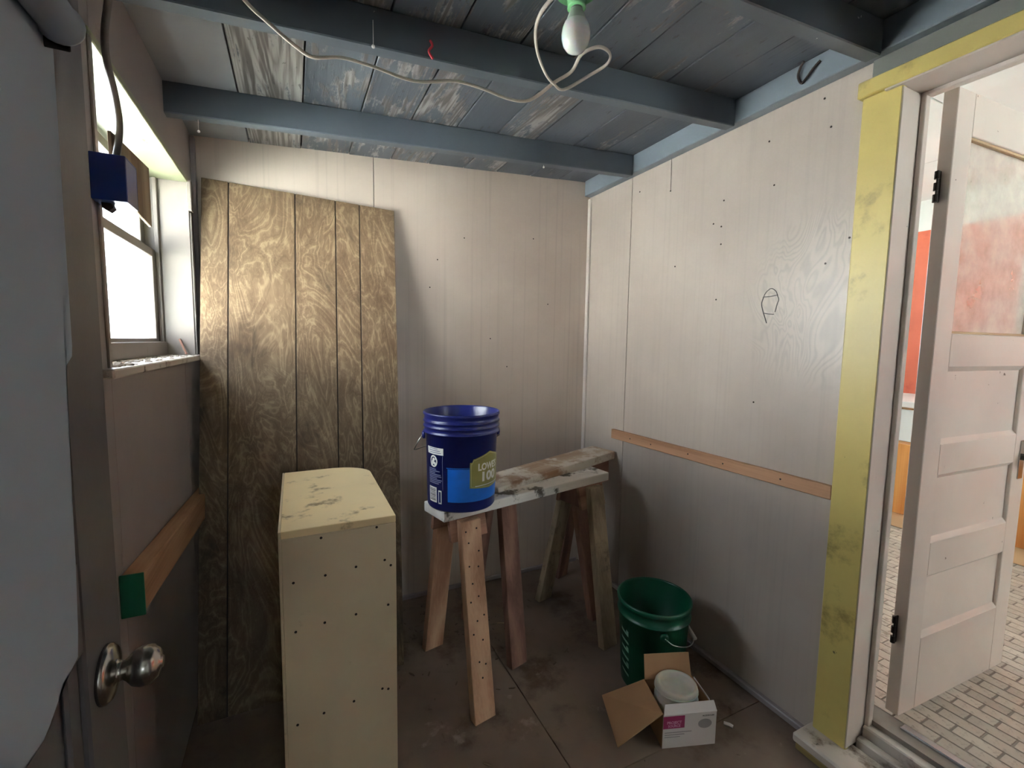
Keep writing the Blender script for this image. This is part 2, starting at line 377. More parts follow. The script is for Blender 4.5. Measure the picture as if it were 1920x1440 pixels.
# right wall (with the doorway to the kitchen)
DY = 0.73      # face of the far jamb
XK = XR + .125
wr = struct(boxes('wall_right', [((XR + .008, XK), (.8, YB + .1), (-.12, TOP)), ((XR + .008, XK), (-.05, .8), (2.15, TOP)), ((XR + .008, XK), (-1.9, -.05), (-.12, TOP)),
                                 ((XR + .008, XK), (YB + .1, 3.1), (-.12, TOP))], KWHITE),
    'glossy taupe plywood right wall beside the kitchen doorway', 'wall')
box('wall_panel', (XR, XR + .008), (1.880, YB), (0, 2.23), WR, wr, .001)
box('wall_panel', (XR, XR + .008), (.80, 1.8765), (0, 2.23), WR, wr, .001)
box('corner_strip', (XR - .014, XR), (YB - .026, YB - .001), (.0, 2.16), WHT, wr, .003)
gb = box('filler_board', (XR - .012, XR + .008), (-.1, .815), (2.112, 2.225), GREYB, wr, .002)
NAILS = [(1.139, 2.067), (.927, 2.032), (.954, 2.13), (1.109, 1.906), (1.32, 1.909), (1.365, 1.828), (1.326, 1.809), (.847, 1.671), (1.565, 1.685), (1.332, 1.519), (1.136, 1.12), (1.82, 2.084), (1.323, 1.739), (.837, 1.862), (.913, 1.602)]
bm = bmesh.new(); bmesh.ops.create_cone(bm, cap_ends=True, segments=8, radius1=.0035, radius2=.0028, depth=.002)
bmesh.ops.rotate(bm, matrix=Matrix.Rotation(math.pi / 2, 3, 'Y'), verts=bm.verts); nail_me = bpy.data.meshes.new('nail_head'); bm.to_mesh(nail_me); bm.free(); nail_me.materials.append(IRON)
for y, z in NAILS:
    o = link('nail_head', nail_me, None, wr); o.location = (XR - .0008, y, z)
for x, z in BACKN:
    o = link('nail_head', nail_me, None, wb); o.location = (x, YB - .0008, z); o.rotation_euler = (0, 0, math.pi / 2)
for pts, r in (([(1.123, 1.512), (1.117, 1.525), (1.106, 1.535), (1.094, 1.54), (1.077, 1.529), (1.069, 1.511), (1.064, 1.498), (1.069, 1.483), (1.075, 1.455)], .0014),
            ([(1.123, 1.512), (1.129, 1.487), (1.121, 1.457), (1.113, 1.437), (1.105, 1.416)], .0018), ([(1.123, 1.512), (1.096, 1.512), (1.068, 1.515)], .0014), ([(1.119, 1.453), (1.1, 1.449), (1.079, 1.447)], .0013)):
    bm = bmesh.new(); tube(bm, spline([(XR - .0002, y, z) for y, z in pts], 4), r, 6); fin('knot_crack', bm, DARKPR, wr, True)
# front wall with the doorway the camera stands in
wf = struct(boxes('wall_front', [((XL - .1, -.235), (-.16, -.06), (-.12, TOP)), ((.60, XR + .008), (-.16, -.06), (-.12, TOP)), ((-.235, .60), (-.16, -.06), (2.06, TOP))], WL), 'taupe front wall with an open doorway', 'wall')
# ceiling: boards, rafters, ledger
cl = struct(box('ceiling', (XL - .4, XK), (-.3, YB + .6), (TOP - .1, TOP), ROOFM, None, 0), 'sloping blue-grey board ceiling on rafters', 'ceiling')
SE = [XL - .08, -.145, .051, .247, .433, .616, .795, .974, 1.175, 1.35, XR + .05]
mats = [None, CEIL[1], CEIL[2], CEIL[2], CEIL[2], CEIL[0], CEIL[2], CEIL[0], CEIL[0], CEIL[0]]
for i in range(len(SE) - 1):
    a, b = SE[i] + .0022, SE[i + 1] - .0022; dz = random.uniform(-.002, .002)
    bm = bmesh.new(); prism(bm, [(a, ceilz(a) + dz), (b, ceilz(b) + dz), (b, ceilz(b) + .022), (a, ceilz(a) + .022)], 1, -.16, YB + .3)
    fin('ceiling_board', bm, CEILSM if i == 0 else mats[i], cl, False, .0015, 1)
bm = bmesh.new(); prism(bm, [(XL - .42, ceilz(XL - .42) + .023), (XK, ceilz(XK) + .023), (XK, ceilz(XK) + .07), (XL - .42, ceilz(XL - .42) + .07)], 1, -.3, YB + .6)
fin('roof_deck', bm, BLACK, cl)
for y in (1.822, 1.252, .778):
    bm = bmesh.new(); a, b = XL - .02, XR - .045
    prism(bm, [(a, ceilz(a) - .096), (b, ceilz(b) - .096), (b, ceilz(b)), (a, ceilz(a))], 1, y, y + .042)
    fin('rafter', bm, RAFT, cl, False, .003, 1)
box('ledger_board', (XR - .045, XR), (-.05, YB - .012), (2.168, 2.2525), LEDG, cl, .003)
# little things fixed to the rafters
bm = bmesh.new(); tube(bm, spline([(1.505, .99, 2.247), (1.507, 1.003, 2.235), (1.511, 1.012, 2.212), (1.513, 1.000, 2.186), (1.513, .985, 2.195), (1.512, .962, 2.215), (1.515, .945, 2.228)], 6), .004, 6); fin('bent_hook', bm, IRON, cl, True)
bm = bmesh.new(); tube(bm, spline([(.345, 1.243, 2.12), (.349, 1.236, 2.105), (.34, 1.238, 2.09), (.352, 1.24, 2.075)], 5), .0035, 5); fin('red_string', bm, plain('red_string', S(176, 40, 56), .8), cl, True)
for (x, y, z, dz) in ((-.262, 1.845, 2.04, .034), (.20, 1.248, 2.13, .06), (1.03, 1.843, 2.13, .012)):
    bm = bmesh.new(); tube(bm, [(x, y, z), (x, y, z - dz)], .0009, 5); lathe(bm, [(0, -.005), (.004, -.003), (.0045, 0), (.003, .003), (0, .004)], 8, (x, y, z - dz - .002)); fin('hanging_nail', bm, WPRINT, cl, True)
bm = bmesh.new(); tube(bm, [(XR - .004, 1.612, 2.168), (XR - .003, 1.611, 2.03)], .0008, 5); lathe(bm, [(0, -.003), (.004, 0), (0, .003)], 8, (XR - .004, 1.611, 2.028)); fin('hanging_thread', bm, IRON, cl, True)

# baseboard strips on the floor
struct(box('baseboard_right', (XR - .022, XR), (.86, YB - .03), (0, .024), WL, None, .004), 'low taupe strip along the foot of the right wall', 'baseboard')
struct(box('baseboard_back', (.40, XR - .03), (YB - .014, YB), (0, .022), WL, None, .003), 'low taupe strip along the foot of the back wall', 'baseboard')

# ------------------------------------------------------------------ window
w = empty('window_1', (XL - .1, 1.68, WZ0)); struct(w, 'small wooden window in a deep reveal with peeling paint', 'window')
box('sill', (XO - .03, XL + .022), (WY0 - .06, WY1 + .05), (WZ0 - .02, WZ0), WHTW, w, .003)
box('far_jamb', (XO, XL + .004), (WY1, WY1 + .018), (WZ0, WZ1 + .012), WINW, w, .002)
box('near_jamb', (XO, XL + .004), (WY0 - .018, WY0), (WZ0, WZ1 + .012), WINW, w, .002)
box('head', (XO, XL + .004), (WY0 - .018, WY1 + .018), (WZ1, WZ1 + .018), WINH, w, .002)
box('casing_strip', (XL, XL + .010), (WY1 + .004, WY1 + .03), (WZ0, WZ1 - .11), WINW, w, .002)
box('casing_block', (XL, XL + .014), (WY1 - .006, WY1 + .03), (WZ1 - .105, WZ1 + .01), WINW, w, .002)
XS0, XS1 = XL - .132, XL - .105
def sash(z0, z1, x0, x1):
    s = box('sash', (x0, x1), (WY0, WY0 + .045), (z0, z1), WINW, w, .002)
    o = woff(s)
    box('stile', (x0, x1), (WY1 - .05, WY1 - .001), (z0, z1), WINW, s, .002)
    box('rail', (x0, x1), (WY0 + .045, WY1 - .05), (z0, z0 + .05), WINW, s, .002)
    box('rail', (x0, x1), (WY0 + .045, WY1 - .05), (z1 - .028, z1), WINW, s, .002)
    box('pane', ((x0 + x1) / 2 - .0015, (x0 + x1) / 2 + .0015), (WY0 + .04, WY1 - .045), (z0 + .045, z1 - .024), GLASS, s, 0)
sash(WZ0 + .012, 1.652, XS0, XS1); sash(1.625, WZ1 - .004, XS0 - .03, XS0 - .003)
box('bottom_stop', (XS1, XS1 + .02), (WY0, WY1), (WZ0, WZ0 + .05), WINW, w, .002)
box('jamb_stop', (XS1, XS1 + .014), (WY1 - .014, WY1), (WZ0 + .05, WZ1), WINW, w, .002)
# dust and chips on the sill
bm = bmesh.new()
for k in range(150):
    y = WY0 + .02 + random.random() ** 1.5 * .85; x = random.uniform(XS1 + .03, XL + .01); r = random.uniform(.002, .006) * (1.6 if y < 1.4 else 1)
    m_ = Matrix.Translation((x, y, WZ0 + r * .25)) @ Matrix.Rotation(random.random() * 6, 4, 'Z') @ Matrix.Diagonal((r, r * random.uniform(.5, 1.4), r * .5, 1))
    bmesh.ops.create_icosphere(bm, subdivisions=1, radius=1, matrix=m_)
tag(fin('sill_debris', bm, DUST), 'dust and paint flakes lying on the window sill', 'debris', kind='stuff')
bm = bmesh.new(); tube(bm, [(XL - .02, WY1 - .035, WZ0 + .004), (XL - .045, WY1 - .006, WZ0 + .06)], .004, 6)
tag(fin('wood_splinter', bm, PINED), 'short brown splinter propped on the window sill', 'splinter')

# ------------------------------------------------------------------ doorway to the kitchen
dt = empty('trim_1', (XR, .78, 0)); struct(dt, 'yellow and white painted casing of the kitchen doorway', 'trim')
KF = .13
box('yellow_casing', (XR - .022, XR), (DY, .8305), (.055, 2.066), YEL, dt, .003)
box('header_casing', (XR - .034, XR), (-.1, .84), (2.066, 2.112), YEL, dt, .003)
box('header_jamb', (XR - .032, XK), (-.03, DY + .04), (2.060, 2.0655), WHT, dt, .001)
box('far_jamb', (XR - .021, XK), (DY - .001, .8), (.06, 2.06), WHT, dt, .003)
box('near_jamb', (XR - .02, XK), (-.05, -.03), (.1, 2.06), WHT, dt, .003)
box('door_stop', (XR + .075, XR + .10), (DY - .014, DY - .001), (.11, 2.06), WHT, dt, .002)
box('door_stop', (XR + .075, XR + .10), (-.03, DY - .014), (2.048, 2.06), WHT, dt, .002)
bm = bmesh.new()
for (y, z0, dz, sw) in ((.822, 2.062, -.06, .004), (.802, 2.062, -.03, 0), (.787, 2.062, -.07, -.006), (.770, 2.062, -.05, .004), (.762, 2.062, -.028, -.004)):
    tube(bm, spline([(XR - .0222, y, z0), (XR - .0222, y + sw, z0 + dz * .5), (XR - .0222, y + sw * 2.4, z0 + dz)], 4), .0016, 5)
fin('paint_crack', bm, IRON, dt)
box('step_board', (XR - .105, XR + .03), (-.05, .845), (.026, .058), WHTW, dt, .006)
box('step_board', (XR - .098, XR + .03), (-.05, .838), (0, .024), paint('ochre_step_edge', S(150, 132, 84), .6, .4, .08, S(90, 76, 50), .55, .7), dt, .004)
box('threshold_strip', (XR + .032, XR + .062), (-.03, DY - .002), (.04, .082), WHTW, dt, .004)
box('threshold_strip', (XR + .064, XR + .100), (-.03, DY - .002), (.05, .112), WHTW, dt, .004)
box('threshold_strip', (XR + .102, XR + .135), (-.03, DY - .002), (.06, .126), WHTW, dt, .003)
box('metal_strip', (XR + .136, XR + .165), (-.03, .66), (.124, .137), METALST, dt, .003)

# kitchen door, open into the kitchen
HX, HY = 1.722, .676
d2 = empty('door_2', (HX, HY, KF + .02), math.radians(-3.0)); struct(d2, 'white panelled kitchen door with a dirty glass upper light, standing open', 'door')
DW, DT, DH = .66, .036, 1.925
def dbox(name, x, z, y=(0, DT), mat=WHT, bev=.002, parent=None):
    bm = bmesh.new(); addbox(bm, x, y, z); return fin(name, bm, mat, parent or d2, False, bev, 1)
SW = .09
dbox('stile', (0, SW), (0, DH)); dbox('stile', (DW - SW, DW), (0, DH))
RA = [(0, .245), (.455, .565), (.785, .885), (1.125, 1.228), (1.805, DH)]
for a, b in RA: dbox('rail', (SW, DW - SW), (a, b))
for a, b in ((.245, .455), (.565, .785), (.885, 1.125)):
    pn = dbox('panel', (SW - .005, DW - SW + .005), (a - .005, b + .005), (.012, .024))
    for (zz, hh) in ((a, .010), (b - .010, .010)):
        bm = bmesh.new()
        s = 1 if zz == a else -1; z0 = a if s > 0 else b
        prism(bm, [(.001, z0), (.012, z0), (.012, z0 + s * .014)], 0, SW, DW - SW); fin('moulding', bm, WHT, pn)
dbox('glass_pane', (SW - .006, DW - SW + .006), (1.222, 1.811), (.016, .020), GLASSD, 0)
for a, b in ((1.228, 1.236), (1.797, 1.805)): dbox('glazing_bead', (SW, DW - SW), (a, b), (.004, .014), paint('bead_wood', S(176, 150, 118), .6, .4), .001)
for z in (.285, 1.655):
    h = dbox('hinge', (-.018, 0), (z - .045, z + .045), (.022, .026), IRON, .001)
    bm = bmesh.new()
    for k in range(3): lathe(bm, [(0, 0), (.0065, 0), (.0065, .022), (0, .022)], 10, (-.014, .026, z - .045 + k * .033))
    fin('hinge_knuckle', bm, IRON, h)
dbox('lock_plate', (DW - .055, DW - .02), (.72, .86), (-.003, 0), NICKEL, .001)
bm = bmesh.new(); lathe(bm, [(0, 0), (.012, 0), (.010, .03), (.024, .04), (.027, .052), (.020, .064), (0, .068)], 20)
bmesh.ops.rotate(bm, matrix=Matrix.Rotation(math.pi / 2, 3, 'X'), verts=bm.verts); bmesh.ops.translate(bm, vec=(DW - .038, -.003, .80), verts=bm.verts); fin('knob', bm, NICKEL, d2, True)

# ------------------------------------------------------------------ kitchen beyond
KX1, KY0, KY1, KZ = 4.3, -1.8, 3.0, 2.44
kf = struct(box('floor_kitchen', (XK - .03, KX1), (KY0, KY1), (-.12, KF - .002), GROUT, None, 0), 'kitchen vinyl floor with a worn pale brick pattern', 'floor')
bl, bw = .108, .050
bm = bmesh.new(); addbox(bm, (.002, bl - .003), (.002, bw - .003), (0, .0025)); bmesh.ops.bevel(bm, geom=bm.edges[:], offset=.0012, segments=1, affect='EDGES')
brick_me = bpy.data.meshes.new('brick'); bm.to_mesh(brick_me); bm.free(); brick_me.materials.append(BRICK)
rest = bmesh.new(); spots = []
row = 0; x = XK + .045
while x < 3.62:
    y = -.6 + (bl / 2 if row % 2 else 0)
    while y < 1.6: spots.append((x, y)); y += bl
    x += bw; row += 1
# the ones that show largest beyond the doorway, the rest in one field
spots.sort(key=lambda q: math.hypot(q[0], q[1]) + (9 if (q[1] > .72 and q[0] < 2.6) or q[1] < .15 * q[0] else 0))
for i, (x, y) in enumerate(spots):
    if i < 300:
        o = link('brick', brick_me, None, kf); o.location = (x + bw, y, KF - .002); o.rotation_euler = (0, 0, math.pi / 2)
    else: addbox(rest, (x + .002, x + bw - .003), (y + .002, y + bl - .003), (KF - .002, KF + .0005))
o = fin('brick_field', rest, BRICK, kf); o['kind'] = 'stuff'
struct(boxes('wall_kitchen', [((KX1, KX1 + .1), (KY0, KY1), (2.215, TOP)), ((XK, 2.6), (KY1, KY1 + .1), (-.1, TOP)), ((3.3, KX1 + .1), (KY1, KY1 + .1), (-.1, TOP)), ((2.6, 3.3), (KY1, KY1 + .1), (-.1, 1.2)), ((2.6, 3.3), (KY1, KY1 + .1), (2.0, TOP)),  # gap in the north wall is added to let light in
    ((XK, 2.7), (KY0 - .1, KY0), (-.1, TOP)), ((3.4, KX1 + .1), (KY0 - .1, KY0), (-.1, TOP)), ((2.7, 3.4), (KY0 - .1, KY0), (-.1, 1.15)), ((2.7, 3.4), (KY0 - .1, KY0), (2.1, TOP))], KWHITE), 'white upper walls of the kitchen', 'wall')
struct(box('wall_kitchen_red', (KX1, KX1 + .1), (KY0, KY1), (-.1, 2.215), REDW, None, 0), 'brick red painted kitchen wall under a white band', 'wall')
kc = struct(box('ceiling_kitchen', (XK - .1, KX1 + .1), (KY0 - .1, KY1 + .1), (KZ + .012, TOP), BLACK, None, 0), 'white panelled kitchen ceiling', 'ceiling')
for i in range(3):
    for j in range(5):
        a = XK + i * .88; b = KY0 + j * .97
        box('ceiling_panel', (a + .002, a + .876), (b + .002, b + .966), (KZ, KZ + .012), KWHITE, kc, .002)
# base cabinets along the red wall
for i in range(3):
    y0 = -.2 + i * .82; e = empty('base_cabinet', (3.95, y0 + .41, KF))
    bod = box('body', (3.64, KX1 - .003), (y0, y0 + .818), (KF, .945), KCREAM, e, .003)
    for k in range(2):
        dr = box('drawer_front', (3.622, 3.64), (y0 + .012 + k * .405, y0 + .402 + k * .405), (.72, .93), KWHITE, e, .003)
        bm = bmesh.new(); lathe(bm, [(0, 0), (.014, .004), (.012, .02), (0, .024)], 12); bmesh.ops.rotate(bm, matrix=Matrix.Rotation(-math.pi / 2, 3, 'Y'), verts=bm.verts)
        bmesh.ops.translate(bm, vec=(3.622, y0 + .2 + k * .405, .825), verts=bm.verts); bmesh.ops.translate(bm, vec=-woff(dr), verts=bm.verts); fin('knob', bm, NICKEL, dr, True)
        box('cabinet_door', (3.622, 3.64), (y0 + .012 + k * .405, y0 + .402 + k * .405), (KF + .10, .70), KWOOD, e, .003)
    tag(e, ['honey wood base cabinet with white drawers under the white counter, nearest the kitchen window', 'honey wood base cabinet with white drawers, middle unit under the white counter', 'honey wood base cabinet with white drawers under the white counter, by the far kitchen wall'][i], 'cabinet', 'kitchen base cabinets')
tag(box('counter_top', (3.60, KX1 - .003), (-.2, 2.27), (.946, .986), KWHITE, None, .004), 'long white counter top on the kitchen base cabinets', 'counter')
struct(boxes('wall_roof', [((XL - .7, KX1 + .3), (-4.0, -.3), (TOP, TOP + .05)), ((XK, KX1 + .3), (-.3, 3.2), (TOP, TOP + .05))], ROOFM), 'grey roof slab over the house', 'roof')

# ------------------------------------------------------------------ room behind the camera
struct(boxes('wall_front_room', [((XL - .5, XL - .4), (-3.6, -.16), (-.12, TOP)), ((XR + .1, XR + .2), (-3.6, -.16), (-.12, TOP)),
    ((XL - .5, .2), (-3.6, -3.5), (-.12, TOP)), ((.6, XR + .2), (-3.6, -3.5), (-.12, TOP)), ((.2, .6), (-3.6, -3.5), (-.12, 1.4)), ((.2, .6), (-3.6, -3.5), (1.9, TOP)),
    ((XL - .5, XL - .1), (-.18, -.16), (-.12, TOP))], KWHITE), 'white walls of the front room', 'wall')
struct(box('floor_front_room', (XL - .5, XR + .2), (-3.6, -.16), (-.12, 0), FLOORM, None, 0), 'brown floor of the front room', 'floor')
struct(box('ceiling_front_room', (XL - .5, XR + .2), (-3.6, -.16), (2.42, 2.5), KWHITE, None, 0), 'white ceiling of the front room', 'ceiling')

# ------------------------------------------------------------------ outdoors
bm = bmesh.new(); addbox(bm, (-40, 40), (-40, 60), (-.5, -.22)); struct(fin('floor_ground', bm, GRASS), 'sunlit pale grass outside the window', 'ground')

# ================================================================== OBJECTS
# ------------------------------------------------------------------ opened door at the left, with its roller shade
DX = -.215; DE = .73
d1 = empty('door_1', (DX - .018, .35, .01)); struct(d1, 'taupe painted door swung open along the left wall', 'door')
dx = (DX - .036, DX)
box('stile', dx, (.622, DE), (.01, 2.03), DOORP, d1, .003)
box('stile', dx, (-.03, .078), (.01, 2.03), DOORP, d1, .003)
for a, b in ((.01, .25), (.985, 1.09), (1.90, 2.03)): box('rail', dx, (.078, .622), (a, b), DOORP, d1, .003)
pn = box('panel', (DX - .024, DX - .012), (.070, .630), (.24, .99), DOORP, d1, .001)
for y0, y1 in ((.592, .621), (.079, .108)): box('moulding', (DX - .013, DX - .006), (y0, y1), (.252, .983), DOORP, pn, .003)
box('glass_pane', (DX - .020, DX - .016), (.070, .630), (1.08, 1.91), GLASSD, d1, 0)
ky, kz = .671, .925
bm = bmesh.new(); lathe(bm, [(0, 0), (.034, 0), (.034, .004), (.030, .008), (.018, .011), (.012, .013), (.011, .018), (.014, .022), (.0205, .028), (.0235, .036), (.0225, .046), (.016, .053), (.007, .055), (.007, .057), (0, .057)], 32)
bmesh.ops.rotate(bm, matrix=Matrix.Rotation(math.pi / 2, 3, 'Y'), verts=bm.verts); bmesh.ops.translate(bm, vec=Vector((DX, ky, kz)) - d1.location, verts=bm.verts); fin('door_knob', bm, NICKEL, d1, True)
lt = box('latch_plate', (DX - .030, DX - .008), (DE, DE + .002), (kz + .012, kz + .072), IRON, d1, 0)
box('latch_bolt', (DX - .026, DX - .010), (DE, DE + .016), (kz + .022, kz + .046), IRON, lt, .003)
# roller shade
RX, RZ, RY1 = -.187, 1.618, .590
rs = empty('roller_shade', (RX, .33, RZ)); tag(rs, 'old off-white roller shade hanging over the opened door, with a torn bottom edge', 'roller shade')
bm = bmesh.new(); lathe(bm, [(0, 0), (.017, 0), (.0185, .004), (.0185, .006), (.0165, .008), (.0165, .57), (0, .57)], 24)
bmesh.ops.rotate(bm, matrix=Matrix.Rotation(-math.pi / 2, 3, 'X'), verts=bm.verts); bmesh.ops.rotate(bm, matrix=Matrix.Rotation(math.pi, 3, 'Z'), verts=bm.verts)
bmesh.ops.translate(bm, vec=Vector((RX, RY1, RZ)) - rs.location, verts=bm.verts); fin('roller', bm, ROLLM, rs, True)
box('bracket', (DX, RX + .004), (RY1 + .002, RY1 + .005), (RZ - .02, RZ + .016), IRON, rs, .001)
edge = [(.612, 1.615), (.606, 1.32), (.604, 1.31), (.588, 1.30), (.578, 1.10), (.572, 1.035), (.568, 1.012)]
bot = [(.55, 1.008), (.534, 1.009), (.522, .998), (.508, .990), (.495, .985), (.46, .988), (.36, .985), (.22, .99), (.06, .988)]
poly = edge + bot + [(.06, 1.615)]
bm = bmesh.new(); prism(bm, poly, 0, RX - .0155, RX - .0147); bmesh.ops.triangulate(bm, faces=[f for f in bm.faces if len(f.verts) > 4])
bmesh.ops.translate(bm, vec=-rs.location, verts=bm.verts); fin('shade_cloth', bm, SHADE, rs)

# ------------------------------------------------------------------ battens
bt = empty('wall_batten', (XL, 1.65, .75)); tag(bt, 'pine batten fixed to the left wall, its end wrapped in green tape', 'batten')
def c8(x0, x1, y0, y1, z00, z01, z10, z11):
    return [(x0, y0, z00), (x1, y0, z00), (x1, y1, z10), (x0, y1, z10), (x0, y0, z01), (x1, y0, z01), (x1, y1, z11), (x0, y1, z11)]
bm = bmesh.new(); hexa(bm, c8(XL, XL + .0415, 1.193, 2.14, .732, .820, .658, .748)); bmesh.ops.translate(bm, vec=-bt.location, verts=bm.verts); fin('board', bm, PINEY, bt, False, .003, 1)
bm = bmesh.new(); hexa(bm, c8(XL + .0005, XL + .043, 1.1885, 1.1925, .727, .823, .727, .823)); bmesh.ops.translate(bm, vec=-bt.location, verts=bm.verts); fin('tape', bm, TAPE, bt, False, .001, 1)
b2 = empty('wall_batten', (XR, 1.40, .85)); tag(b2, 'thin pine batten nailed across the right wall above the green bucket', 'batten')
bm = bmesh.new(); hexa(bm, c8(XR - .019, XR, .832, 1.955, .840, .885, .822, .872)); bmesh.ops.translate(bm, vec=-b2.location, verts=bm.verts); bt2 = fin('board', bm, PINEY, b2, False, .002, 1)
for y, z in ((1.0, .862), (1.24, .858), (1.42, .856), (1.65, .85), (1.80, .848)):
    o = link('nail_head', nail_me, None, b2); o.location = Vector((XR - .0195, y, z)) - b2.location

# ------------------------------------------------------------------ leaning sheet of wood panelling
ps = empty('wood_panelling_sheet', (.03, 1.78, 0)); tag(ps, 'sheet of brown grooved wood panelling leaning against the back wall', 'panelling')
TLc, TRc, BRc, BLc = Vector((-.315, 2.232, 1.967)), Vector((.443, 2.232, 1.940)), Vector((.376, 1.772, 0)), None
nn = (TRc - TLc).cross(BRc - TRc).normalized(); BLc = Vector((-.332, TLc.y - (nn.x * (-.332 - TLc.x) + nn.z * (0 - TLc.z)) / nn.y, 0))
pnorm = nn if nn.y < 0 else -nn
def pp(u, v, d): return TLc.lerp(TRc, u).lerp(BLc.lerp(BRc, u), v) + pnorm * d - ps.location
def pslab(name, u0, u1, d0, d1, mat):
    bm = bmesh.new(); hexa(bm, [pp(u0, 1, d0), pp(u1, 1, d0), pp(u1, 1, d1), pp(u0, 1, d1), pp(u0, 0, d0), pp(u1, 0, d0), pp(u1, 0, d1), pp(u0, 0, d1)])
    return fin(name, bm, mat, ps, False, .0008, 1)
pslab('backing', 0, 1, .0, .0035, plain('groove_brown', S(44, 32, 24), .8))
us = [0, .1227, .4446, .6583, .7929, 1.0]
for i in range(5): pslab('plank', us[i] + (.003 if i else 0), us[i + 1] - (.003 if i < 4 else 0), .0036, .0062, PANEL)

# ------------------------------------------------------------------ cream end-shelf cabinet
cz = .86; cx0, cx1, cy0, cy1 = -.047, .238, 1.207, 1.758
cb = empty('shelf_cabinet', ((cx0 + cx1) / 2, (cy0 + cy1) / 2, 0)); tag(cb, 'tall narrow cream cabinet with a rounded top corner', 'cabinet')
def shelfpoly(x0, x1, y0, y1, r):
    pts = [(x0, y0), (x1, y0)]
    for k in range(13):
        a = math.pi / 2 * k / 12; pts.append((x1 - r + r * math.cos(a), y1 - r * .8 + r * .8 * math.sin(a)))
    pts.append((x0, y1)); return pts
for name, z0, z1, mt in (('top', cz - .02, cz, CREAMT), ('shelf', .56, .576, CREAM), ('shelf', .29, .306, CREAM), ('bottom', .03, .046, CREAM)):
    bm = bmesh.new(); i_ = 0 if name == 'top' else .008
    prism(bm, [(x - cb.location.x, y - cb.location.y) for x, y in shelfpoly(cx0 + .006, cx1 - i_, cy0 + (.001 if name == 'top' else .016), cy1, .13)], 2, z0, z1)
    fin(name, bm, mt, cb, False, .0015, 1)
fp = box('front_panel', (cx0 + .006, cx1), (cy0, cy0 + .016), (0, cz - .0205), CREAM, cb, .002)
box('side_panel', (cx0, cx0 + .0055), (cy0 - .001, cy1), (0, cz), CREAM, cb, .001)
for x, z in [(-.016, .725), (.058, .729), (.133, .736), (.207, .74), (.223, .722), (-.014, .595), (.054, .602), (.131, .605), (.215, .611), (.213, .365), (.197, .371), (.122, .36), (.047, .353), (-.016, .343), (.05, .83), (.187, .835)]:
    o = link('nail_hole', nail_me, None, fp); o.rotation_euler = (0, 0, math.pi / 2); o.location = Vector((x, cy0 - .0004, z)) - woff(fp)

# ------------------------------------------------------------------ sawhorses
def sawhorse(label, loc, rz, top, plank, legs, aprons, gussets, pm, lm, drop=0):
    e = empty('sawhorse', loc, math.radians(rz)); tag(e, label, 'sawhorse')
    x0, x1, y0, y1, th = plank
    bm = bmesh.new(); n = 14; rnd = random.Random(int(top * 1000))
    # plank with slightly chewed ends
    dl = drop
    hexa(bm, [(x0, y0, top - th - dl), (x1, y0 + .01, top - th), (x1 + .012, y1, top - th), (x0 - .006, y1, top - th - dl), (x0, y0, top - dl), (x1, y0 + .01, top), (x1 + .012, y1, top), (x0 - .006, y1, top - dl)])
    fin('plank', bm, pm, e, False, .005, 2)
    for i, (lx, ty, fy, wd, mt) in enumerate(legs):
        bm = bmesh.new(); beam(bm, (lx[0], ty, top - th - .002), (lx[1], fy, 0), wd, .036, (1, 0, 0))
        for v in bm.verts:
            if v.co.z < .05: v.co.z = 0
            elif v.co.z > top - th - .05: v.co.z = top - th - .001 - drop * max(0, min(1, (x1 - v.co.x) / (x1 - x0)))
        fin('leg', bm, mt, e, False, .002, 1)
    for (ax0, ax1, ty, sl_, z0, mt) in aprons:
        bm = bmesh.new(); zt = top - th - .001
        yb = ty + sl_ * (zt - z0)
        hexa(bm, [(ax0, yb - .009, z0), (ax1, yb - .009, z0), (ax1, yb + .009, z0), (ax0, yb + .009, z0), (ax0, ty - .009, zt), (ax1, ty - .009, zt), (ax1, ty + .009, zt), (ax0, ty + .009, zt)])
        fin('apron', bm, mt, e, False, .001, 1)
    for (gx, ya, yb, z0) in gussets:
        bm = bmesh.new(); zt = top - th - .001
        prism(bm, [(ya, zt), (yb, zt), (yb + .03, z0), (ya - .03, z0)], 0, gx - .008, gx + .008); fin('gusset', bm, PINED, e)
    return e
def leg_nails(parent, a, b, w, spots):
    a, b = Vector(a), Vector(b); t = (b - a).normalized(); s_ = Vector((1, 0, 0)); s_ = (s_ - t * s_.dot(t)).normalized(); n = t.cross(s_)
    if n.y > 0: n = -n
    q = Vector((1, 0, 0)).rotation_difference(n)
    for u, k in spots:
        o = link('nail_head', nail_me, None, parent); o.location = a.lerp(b, k) + s_ * (w * u) + n * .0185; o.rotation_mode = 'QUATERNION'; o.rotation_quaternion = q
SP = lambda ty, fy, h: (fy - ty) / h
hA = .665
shA = sawhorse('sawhorse with a white paint-splashed plank top carrying the blue bucket', (.868, 1.673, 0), 11.3, .705, (-.40, .515, -.036, .118, .040),
    [((-.305, -.345), -.052, -.225, .085, PINE), ((.385, .315), -.052, -.225, .085, PINEG), ((-.30, -.315), .128, .225, .085, PINE), ((.40, .325), .128, .225, .085, PINEG)],
    [(-.375, -.215, -.020, SP(-.02, -.19, hA), .585, APRON), (.305, .465, -.020, SP(-.02, -.19, hA), .565, APRON), (-.375, -.215, .100, SP(.1, .2, hA), .585, APRON), (.305, .465, .100, SP(.1, .2, hA), .565, APRON)],
    [(-.235, .0, .082, .60), (.32, .0, .082, .57)], PLANKA, PINE)
